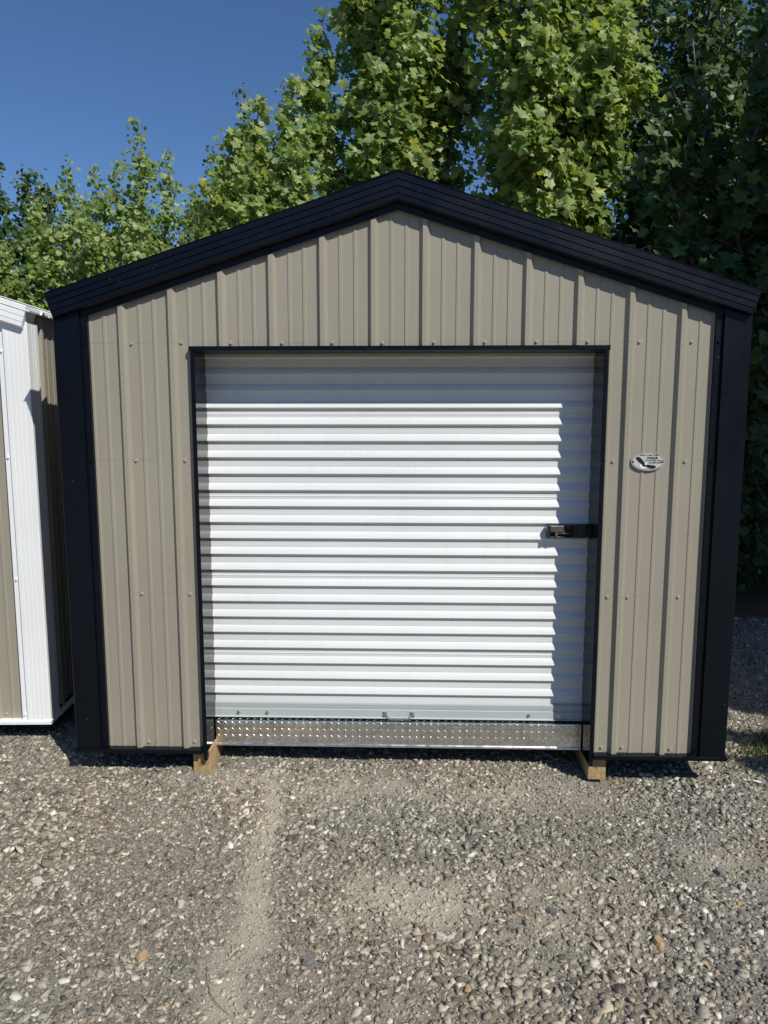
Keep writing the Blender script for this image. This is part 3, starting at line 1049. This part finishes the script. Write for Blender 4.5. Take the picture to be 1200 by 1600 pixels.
# fine twigs lying in the dust
def twig(pts, label):
    mb = MB()
    P = [(x, y, float(gz(x, y)) + 0.007 + z) for x, y, z in pts]
    mb.tube(P, [0.0011]*(len(P)-1)+[0.0005], 5)
    o = mb.build('twig', 'twig')
    tag(o, label, 'twig', 'twigs on the gravel')
twig([(-0.59, -1.26, 0), (-0.575, -1.32, .006), (-0.55, -1.37, .003), (-0.52, -1.41, .004), (-0.47, -1.45, 0)], 'thin curved twig lying in the dusty track at the bottom')
twig([(-1.24, -1.32, 0), (-1.19, -1.29, .004), (-1.13, -1.275, 0)], 'thin straight twig at the lower left edge')

# ---------------------------------------------------------------- leaves
def leaf_template(kind):
    if kind == 'full':
        half = [(0.0, 0.0), (0.26, -0.08), (0.58, 0.12), (0.33, 0.33), (0.60, 0.66), (0.22, 0.74), (0.0, 0.92)]
    else:
        half = [(0.0, 0.0), (0.48, 0.16), (0.42, 0.66), (0.0, 0.92)]
    c = (0.0, 0.38)
    vs = [c] + half + [(-x, y) for x, y in half[1:-1]]
    n = len(half)
    fs = []
    for i in range(n-1):
        fs.append((0, 1+i, 2+i))
    left = [1] + list(range(n+1, n+1+n-2)) + [n]
    for i in range(len(left)-1):
        fs.append((0, left[i+1], left[i]))
    V = np.array([(x, y-0.0, 0.20*abs(x) - 0.22*(y*y) + (0.05 if (x, y) == c else 0)) for x, y in vs])
    return V, np.array(fs)
TPL = {k: leaf_template(k) for k in ('full', 'simple')}
# shared meshes for the single leaves
LEAFME = []
def make_leaf_meshes(m):
    V, F = TPL['full']
    out = []
    r = np.random.default_rng(5)
    for i in range(4):
        W = V.copy()
        W[:, 0] *= r.uniform(0.85, 1.15)
        W[:, 2] += r.normal(0, 0.05, len(W))
        mb = MB().add([tuple(p) for p in W], [tuple(f) for f in F])
        o = mb.build('leaf', m)
        out.append(o.data)
        bpy.data.objects.remove(o)
    return out
LEAVES = {k: make_leaf_meshes(k) for k in ('leaf', 'leaf_dark')}

def frames(out, n, r, tipdown=0.55, upness=0.55):
    """rotation matrices: tip along Y, face normal Z"""
    Y = out*0.45 + np.array([0, 0, -tipdown*1.2]) + r.normal(0, 0.42, (n, 3))
    Y /= np.linalg.norm(Y, axis=1, keepdims=True)
    Z = out*0.40 + np.array([0, 0, upness*0.6]) + 1.25*np.array(SUN) + r.normal(0, 0.46, (n, 3))
    Z -= Y*(Y*Z).sum(1, keepdims=True)
    Z /= np.linalg.norm(Z, axis=1, keepdims=True)
    X = np.cross(Y, Z)
    return np.stack([X, Y, Z], -1)

def tree(name, base, leaders, label, group, leaf='leaf', size=0.13, kind='full', dz=0.055, lsp=0.05, singles=0, seed=0, zlow=1.0, trunk_r=0.09, cat='tree', gap=-0.95, topcut=None, fork=0.3, taper=0.72, limbs=0, spread=0.8):
    r = np.random.default_rng(seed)
    rr = random.Random(seed)
    bx, by = base
    bz = float(gz(bx, by)) - 0.03
    root = empty(name, (bx, by, bz), label, cat, group)
    tk, lm = MB(), MB()
    pos, out, sz = [], [], []
    ztop = max(l[2] for l in leaders)
    zf = ztop*fork
    # trunk
    tp = [(0, 0, 0)]
    for i in range(1, 6):
        t = i/5
        tp.append((rr.uniform(-.03, .03)*ztop*0.1, rr.uniform(-.03, .03)*ztop*0.1, zf*1.25*t))
    tk.tube(tp, [trunk_r*1.25] + [trunk_r*(1-0.09*i) for i in range(5)], 9)
    for (lx, ly, top, R) in leaders:
        h0 = zf*rr.uniform(0.55, 1.1)
        P = [Vector((0, 0, h0))]
        steps = 9
        for i in range(1, steps+1):
            t = i/steps
            e = min(1, t*1.35)**0.8
            P.append(Vector((lx*e*1.08 + rr.uniform(-.09, .09), ly*e + rr.uniform(-.09, .09), h0 + (top-bz-h0)*t)))
        r0 = trunk_r*0.55
        lm.tube(P, [r0*(1-t/steps)+0.006 for t in range(steps+1)], 5)
        zl = max(zlow-bz, h0*0.7)
        paths = [(P, R, zl)]
        if limbs:
            zs = [p.z for p in P]
            az = rr.uniform(0, 6.28)
            for j in range(limbs):
                t = (j + rr.uniform(0.1, 0.9))/limbs
                z0_ = zl + (top-bz-zl)*t*0.86
                i0 = max(i for i in range(len(zs)) if zs[i] <= z0_ or i == 0)
                i0 = min(i0, len(P)-2)
                f_ = (z0_-zs[i0])/max(1e-6, zs[i0+1]-zs[i0])
                p0 = P[i0].lerp(P[i0+1], min(1, max(0, f_)))
                az += 2.4 + rr.uniform(-0.6, 0.6)
                L_ = spread*(1-t*0.86)**0.55*rr.uniform(0.55, 1.25)
                e_ = math.radians(rr.uniform(20, 48))
                Q = []
                for q in range(6):
                    w = q/5
                    e2 = e_ + w*math.radians(24)
                    Q.append(p0 + Vector((math.cos(az)*math.cos(e2), math.sin(az)*math.cos(e2), math.sin(e2)))*(L_*w) + Vector((rr.uniform(-.02, .02), rr.uniform(-.02, .02), 0)))
                lm.tube(Q, [0.016*(1-0.8*w/5)+0.003 for w in range(6)], 4, cap=False)
                paths.append((Q, R*rr.uniform(0.45, 0.7), None))
        for (PP, R_, zl_) in paths:
            Pn = np.array(PP)
            cum = np.concatenate([[0], np.cumsum(np.linalg.norm(np.diff(Pn, axis=0), axis=1))])
            if zl_ is None:
                s0 = cum[-1]*0.22
            else:
                s0 = float(np.interp(zl_, Pn[:, 2], cum))
            sv = s0
            az = rr.uniform(0, 6.28)
            while sv < cum[-1]:
                t = (sv-s0)/(cum[-1]-s0)
                p0 = Vector([float(np.interp(sv, cum, Pn[:, c])) for c in range(3)])
                ln = R_*(min(1, 0.35 + t/0.12*0.65)*(1-t)**taper*rr.uniform(0.45, 1.2)) + 0.10
                az += 2.4 + rr.uniform(-0.5, 0.5)
                el = math.radians(rr.uniform(12, 48) + 22*t)
                dv = Vector((math.cos(az)*math.cos(el), math.sin(az)*math.cos(el), math.sin(el)))
                sag = rr.uniform(0.0, 0.25)*ln
                if ln > 0.25:
                    pts = [p0 + dv*(ln*q) + Vector((0, 0, -sag*q*q)) for q in (0, 0.5, 1.0)]
                    lm.tube(pts, [0.008*min(1, ln)+0.003, 0.005, 0.002], 3, cap=False)
                m = max(2, int(ln/lsp*1.6))
                for j in range(m):
                    q = 0.18 + 0.82*(j+rr.random())/m
                    a = p0 + dv*(ln*q) + Vector((0, 0, -sag*q*q))
                    w = 0.05 + 0.10*min(1, ln)
                    pos.append(a + Vector((rr.gauss(0, w), rr.gauss(0, w), rr.gauss(0, w*0.8)-0.02)))
                    out.append((dv.x, dv.y, 0.15))
                    sz.append(size*rr.choice((rr.uniform(0.45, 0.8), rr.uniform(0.7, 1.2)))*(1 - 0.25*t*(zl_ is not None)))
                sv += dz*rr.uniform(0.6, 1.4)
    pos = np.array(pos); out = np.array(out); sz = np.array(sz)
    # clumps and gaps
    q = pos*2.4
    nz = np.sin(q[:, 0]*2.1+seed)+np.sin(q[:, 1]*2.3+q[:, 2]*1.1+1.7*seed)+np.sin(q[:, 2]*1.9-q[:, 0]*1.3)
    ok = nz > gap*2 + r.normal(0, 0.35, len(nz))
    pos, out, sz = pos[ok], out[ok], sz[ok]
    n = len(pos)
    Rm = frames(out, n, r)
    world_p = pos + np.array([bx, by, bz])
    sel = np.zeros(n, bool)
    if singles:
        inn, dist = inframe(world_p, 0.99)
        # hidden behind the shed roof
        zc = CAM.z + (world_p[:, 2]-CAM.z)*(-CAM.y)/(world_p[:, 1]-CAM.y)
        xc = CAM.x + (world_p[:, 0]-CAM.x)*(-CAM.y)/(world_p[:, 1]-CAM.y)
        vis = inn & (zc > 2.82 - SL*np.abs(xc))
        score = np.where(vis, sz/dist, -1)
        order = np.argsort(-score)[:singles]
        sel[order[score[order] > 0]] = True
    V, F = TPL[kind]
    idx = np.where(~sel)[0]
    if len(idx):
        jit = r.normal(0, 0.045, (len(idx), len(V)))
        loc = np.repeat(V[None], len(idx), 0)
        loc[..., 2] += jit
        W = np.einsum('nij,nkj->nki', Rm[idx], loc)*sz[idx][:, None, None] + pos[idx][:, None]
        nf = len(F)
        loops = (F.ravel()[None] + (np.arange(len(idx))*len(V))[:, None]).ravel()
        fo = np_mesh('foliage', W.reshape(-1, 3), loops, np.arange(len(idx)*nf)*3, np.full(len(idx)*nf, 3), leaf, root)
        fo['kind'] = 'stuff'
    mes = LEAVES.get(leaf)
    for i in np.where(sel)[0]:
        o = bpy.data.objects.new('leaf', mes[i % 4])
        COL.objects.link(o)
        o.parent = root
        m4 = Matrix(Rm[i].tolist()).to_4x4() @ Matrix.Scale(float(sz[i]), 4)
        m4.translation = Vector(pos[i])
        o.matrix_local = m4
    tk.build('trunk', 'bark', root, smooth=True)
    lo = lm.build('branches', 'bark', root, smooth=True)
    lo['kind'] = 'stuff'
    return n

G1 = 'trees standing behind the sheds'
cnt = {}
cnt['T5'] = tree('tulip_tree', (-0.15, 7.4), [(-0.45, 0, 9.2, 0.75), (0.40, -0.3, 10.2, 0.75), (1.0, 0.2, 9.4, 0.70), (-0.1, 0.5, 9.0, 0.75), (-0.95, 0.1, 7.2, 0.6), (0.1, -0.6, 7.0, 0.7)],
     'tall bright green tree rising straight behind the roof peak', G1, size=0.142, singles=300, seed=3, zlow=2.2, trunk_r=0.10, dz=0.046, lsp=0.038, gap=-1.15, limbs=12, spread=1.05)
cnt['T6'] = tree('tulip_tree', (1.75, 6.8), [(-0.55, -0.1, 9.2, 0.75), (0.3, -0.35, 9.8, 0.75), (0.95, 0.1, 9.0, 0.75), (0.1, 0.5, 9.4, 0.75), (-0.1, -0.7, 7.0, 0.7), (0.8, -0.6, 6.6, 0.7)],
     'tall bright green tree behind the right slope of the roof', G1, size=0.146, singles=300, seed=4, zlow=2.0, trunk_r=0.10, dz=0.046, lsp=0.038, gap=-1.15, limbs=12, spread=1.1)
cnt['T3'] = tree('tulip_tree', (-1.72, 6.2), [(-0.06, 0.0, 5.60, 0.50), (0.27, 0.05, 5.88, 0.50), (-0.40, -0.1, 5.1, 0.65), (-0.66, 0.0, 4.6, 0.6), (0.36, -0.2, 5.0, 0.65), (-0.1, -0.3, 4.8, 0.7), (0.1, 0.3, 5.2, 0.7)],
     'young light green tree with two pointed tops above the left roof slope', G1, size=0.122, singles=300, seed=5, zlow=2.0, trunk_r=0.06, dz=0.040, lsp=0.036, gap=-1.5, limbs=4, spread=0.5)
cnt['T4'] = tree('broadleaf_tree', (-3.35, 11.4), [(0.22, 0, 7.9, 0.6), (-0.35, 0.1, 6.8, 0.7), (0.45, 0.2, 6.8, 0.75), (-0.6, -0.1, 5.7, 0.7), (0.1, -0.1, 6.4, 0.75), (1.0, 0.3, 6.0, 0.8)],
     'thin darker bluish green tree just left of the two pointed tops', G1, leaf='leaf_blue', size=0.115, kind='simple', seed=6, zlow=2.0, trunk_r=0.06, dz=0.060, lsp=0.05, gap=-0.7)
cnt['T2'] = tree('tulip_tree', (-5.9, 12.2), [(0.45, 0, 7.62, 0.60), (0.0, 0.1, 6.9, 0.6), (-0.45, 0, 6.8, 0.6), (-0.95, 0.1, 6.95, 0.6), (0.95, 0, 7.1, 0.55), (1.45, 0, 6.35, 0.7), (-1.5, -0.2, 6.1, 0.8), (1.9, -0.2, 5.8, 0.7), (-2.1, -0.5, 5.2, 0.8), (-0.3, -0.7, 6.0, 0.8), (0.7, -0.7, 6.0, 0.8), (-2.7, -0.4, 4.5, 0.8)],
     'broad light green bushy tree with many pointed tops at the left', G1, size=0.132, kind='simple', seed=8, zlow=2.0, trunk_r=0.10, dz=0.052, lsp=0.049, fork=0.2, gap=-1.5, limbs=10, spread=0.8)
cnt['T10'] = tree('broadleaf_tree', (-6.6, 15.0), [(-2.0, 0, 6.6, 1.0), (-0.9, 0.2, 7.0, 1.0), (0.2, 0, 7.1, 1.0), (1.3, 0.1, 6.8, 1.0), (2.3, 0, 6.4, 0.9), (3.2, 0.2, 6.2, 0.9)],
     'greyish green tree filling the gaps behind the broad light green one', G1, leaf='leaf_blue', size=0.15, kind='simple', seed=18, zlow=1.0, trunk_r=0.10, dz=0.065, lsp=0.058, taper=0.5, gap=-1.5, limbs=4, spread=0.9)
cnt['T1'] = tree('broadleaf_tree', (-11.6, 17.6), [(0.0, 0, 8.9, 1.3), (1.1, 0, 8.3, 1.1), (-1.2, 0, 9.2, 1.4), (0.4, -0.8, 7.2, 1.3), (1.7, -0.3, 7.9, 1.1), (-0.3, -0.5, 8.6, 1.4)],
     'dark green tree at the far left behind the light green one', G1, leaf='leaf_dark', size=0.18, kind='simple', seed=9, zlow=2.0, trunk_r=0.16, dz=0.058, taper=0.4, gap=-1.1)
cnt['T7'] = tree('broadleaf_tree', (5.2, 11.2), [(0.6, 0, 11.5, 1.1), (-0.7, 0.1, 11.0, 1.1), (1.7, 0.0, 11.8, 1.1), (0.2, -0.7, 10.0, 1.1), (1.3, -0.6, 9.5, 1.0)],
     'tall dark tree with small leaves behind the others at the upper right', G1, leaf='leaf_dark', size=0.125, kind='simple', seed=10, zlow=1.0, trunk_r=0.14, dz=0.07, lsp=0.06, taper=0.55, limbs=6, spread=1.2)
cnt['T8'] = tree('tulip_tree', (2.95, 3.9), [(-0.45, -0.1, 4.9, 0.62), (0.15, -0.3, 5.3, 0.7), (0.6, 0.2, 5.6, 0.75), (-0.1, 0.4, 5.4, 0.7), (0.9, -0.2, 6.4, 0.65)],
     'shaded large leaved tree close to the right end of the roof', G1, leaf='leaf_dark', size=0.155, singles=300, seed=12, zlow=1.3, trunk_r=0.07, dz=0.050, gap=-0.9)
cnt['T9'] = tree('broadleaf_tree', (3.6, 7.4), [(-0.5, 0, 9.6, 1.2), (0.5, 0, 10.2, 1.2), (1.3, -0.2, 9.8, 1.2), (0.3, -0.6, 8.4, 1.1), (-0.2, -0.4, 6.0, 1.0)],
     'dark green tree between the bright tree and the right edge', G1, leaf='leaf_dark', size=0.13, kind='simple', seed=13, zlow=0.8, trunk_r=0.09, dz=0.052, taper=0.5, gap=-1.2)
# trees at the side of the yard whose shade falls on the right hand trees and ground
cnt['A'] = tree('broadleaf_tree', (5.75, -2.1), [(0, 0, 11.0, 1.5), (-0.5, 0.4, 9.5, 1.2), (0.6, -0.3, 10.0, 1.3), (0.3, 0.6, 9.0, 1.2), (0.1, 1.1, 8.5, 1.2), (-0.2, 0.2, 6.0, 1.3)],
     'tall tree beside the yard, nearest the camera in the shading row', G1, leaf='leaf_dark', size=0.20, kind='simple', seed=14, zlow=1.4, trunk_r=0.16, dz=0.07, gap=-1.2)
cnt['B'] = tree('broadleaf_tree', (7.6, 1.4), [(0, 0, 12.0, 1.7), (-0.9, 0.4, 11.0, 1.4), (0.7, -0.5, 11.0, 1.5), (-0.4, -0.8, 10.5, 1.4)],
     'tallest tree beside the yard, farthest back in the shading row', G1, leaf='leaf_dark', size=0.20, kind='simple', seed=15, zlow=1.2, trunk_r=0.16, dz=0.07, gap=-1.2)

# added ring of far trees, put in to dim horizon light and reflections
def added_woodland():
    r = np.random.default_rng(90)
    n = 11000
    a = r.uniform(0, 2*np.pi, n)
    d = 44 + 5*wave(np.cos(a)*3, np.sin(a)*3, 91, 6, 0.5, 2) + np.abs(r.normal(0, 2.5, n))
    top = 8.5 + 1.3*wave(np.cos(a)*8, np.sin(a)*8, 92, 8, 0.5, 2.5)
    z = top*(1 - r.random(n)**1.7)
    c = np.stack([np.sin(a)*d, np.cos(a)*d, z + 0.3], -1)
    o_ = -np.stack([np.sin(a), np.cos(a), 0*a], -1)
    Rm = frames(o_, n, r)
    V, F = TPL['simple']
    sz = r.uniform(0.9, 2.0, n)
    W = np.einsum('nij,kj->nki', Rm, V)*sz[:, None, None] + c[:, None]
    loops = (F.ravel()[None] + (np.arange(n)*len(V))[:, None]).ravel()
    nf = len(F)
    o = np_mesh('added_woodland', W.reshape(-1, 3), loops, np.arange(n*nf)*3, np.full(n*nf, 3), 'leaf_dark')
    tag(o, 'added ring of distant green trees that dims the horizon light', 'added_woodland', kind='stuff')
added_woodland()

cnt['C'] = tree('broadleaf_tree', (5.7, 0.5), [(0, 0, 11.0, 1.5), (-0.5, 0.4, 9.5, 1.2), (0.6, -0.3, 10.0, 1.3), (0.3, 0.6, 9.0, 1.2)],
     'third tree beside the yard, in the middle of the shading row', G1, leaf='leaf_dark', size=0.20, kind='simple', seed=16, zlow=1.4, trunk_r=0.16, dz=0.08, gap=-1.2)
# undergrowth at the right, in the shade
G2 = 'shrubs at the edge of the wood'
for i, (x, y, lab) in enumerate(((2.75, 3.95, 'low dark shrub nearest the right rear corner of the shed'), (3.6, 4.5, 'dark shrub at the right edge behind the gravel'),
                                 (4.4, 5.5, 'dark shrub deeper in the wood at the right edge'), (2.6, 5.6, 'tall dark shrub behind the right side of the shed'), (3.1, 3.7, 'small dark shrub at the right edge at the foot of the wood'))):
    H = (1.5, 1.9, 2.6, 2.8, 1.1)[i]
    rr = random.Random(50+i)
    cnt['S%d' % i] = tree('shrub', (x, y), [(rr.uniform(-.6, .6), rr.uniform(-.4, .4), H*rr.uniform(.7, 1)+0.25, 0.5) for _ in range(6)], lab, G2,
                          leaf='leaf_dark', size=0.10, kind='simple', seed=60+i, zlow=0.3, trunk_r=0.03, dz=0.05, cat='shrub', gap=-1.2, fork=0.15)

# ---------------------------------------------------------------- grass
def grass(name, n, fn, hmin, hmax, label, seed):
    r = np.random.default_rng(seed)
    x, y = fn(r, n)
    z = gz(x, y)
    h = r.uniform(hmin, hmax, n)
    a = r.uniform(0, 6.28, n)
    lean = r.normal(0, 0.45, (n, 2))*h[:, None]
    w = 0.0035
    dx, dy = np.cos(a)*w, np.sin(a)*w
    V = np.stack([np.stack([x-dx, y-dy, z-0.005], -1), np.stack([x+dx, y+dy, z-0.005], -1),
                  np.stack([x+dx*.7+lean[:, 0]*.4, y+dy*.7+lean[:, 1]*.4, z+h*.6], -1), np.stack([x-dx*.7+lean[:, 0]*.4, y-dy*.7+lean[:, 1]*.4, z+h*.6], -1),
                  np.stack([x+lean[:, 0], y+lean[:, 1], z+h], -1)], 1)
    b = np.array([0, 1, 2, 3, 3, 2, 4])
    loops = (b[None] + (np.arange(n)*5)[:, None]).ravel()
    starts = (np.array([0, 4])[None] + (np.arange(n)*7)[:, None]).ravel()
    o = np_mesh(name, V.reshape(-1, 3), loops, starts, np.tile([4, 3], n), 'grass')
    tag(o, label, 'grass', kind='stuff')
grass('grass', 6500, lambda r, n: (r.normal(2.24, 0.17, n), r.normal(0.27, 0.09, n)), 0.015, 0.060, 'small patch of green grass at the right front corner of the shed', 71)
grass('grass', 9000, lambda r, n: (r.uniform(1.9, 4.6, n), 3.5 + np.abs(r.normal(0, 0.8, n))), 0.03, 0.14, 'dark rough grass below the trees behind the gravel at the right', 72)
grass('grass', 500, lambda r, n: (r.uniform(1.65, 2.6, n), r.uniform(0.2, 2.4, n)), 0.02, 0.06, 'sparse blades of grass in the shaded gravel beside the shed', 73)
print('leaves', cnt, sum(cnt.values()))
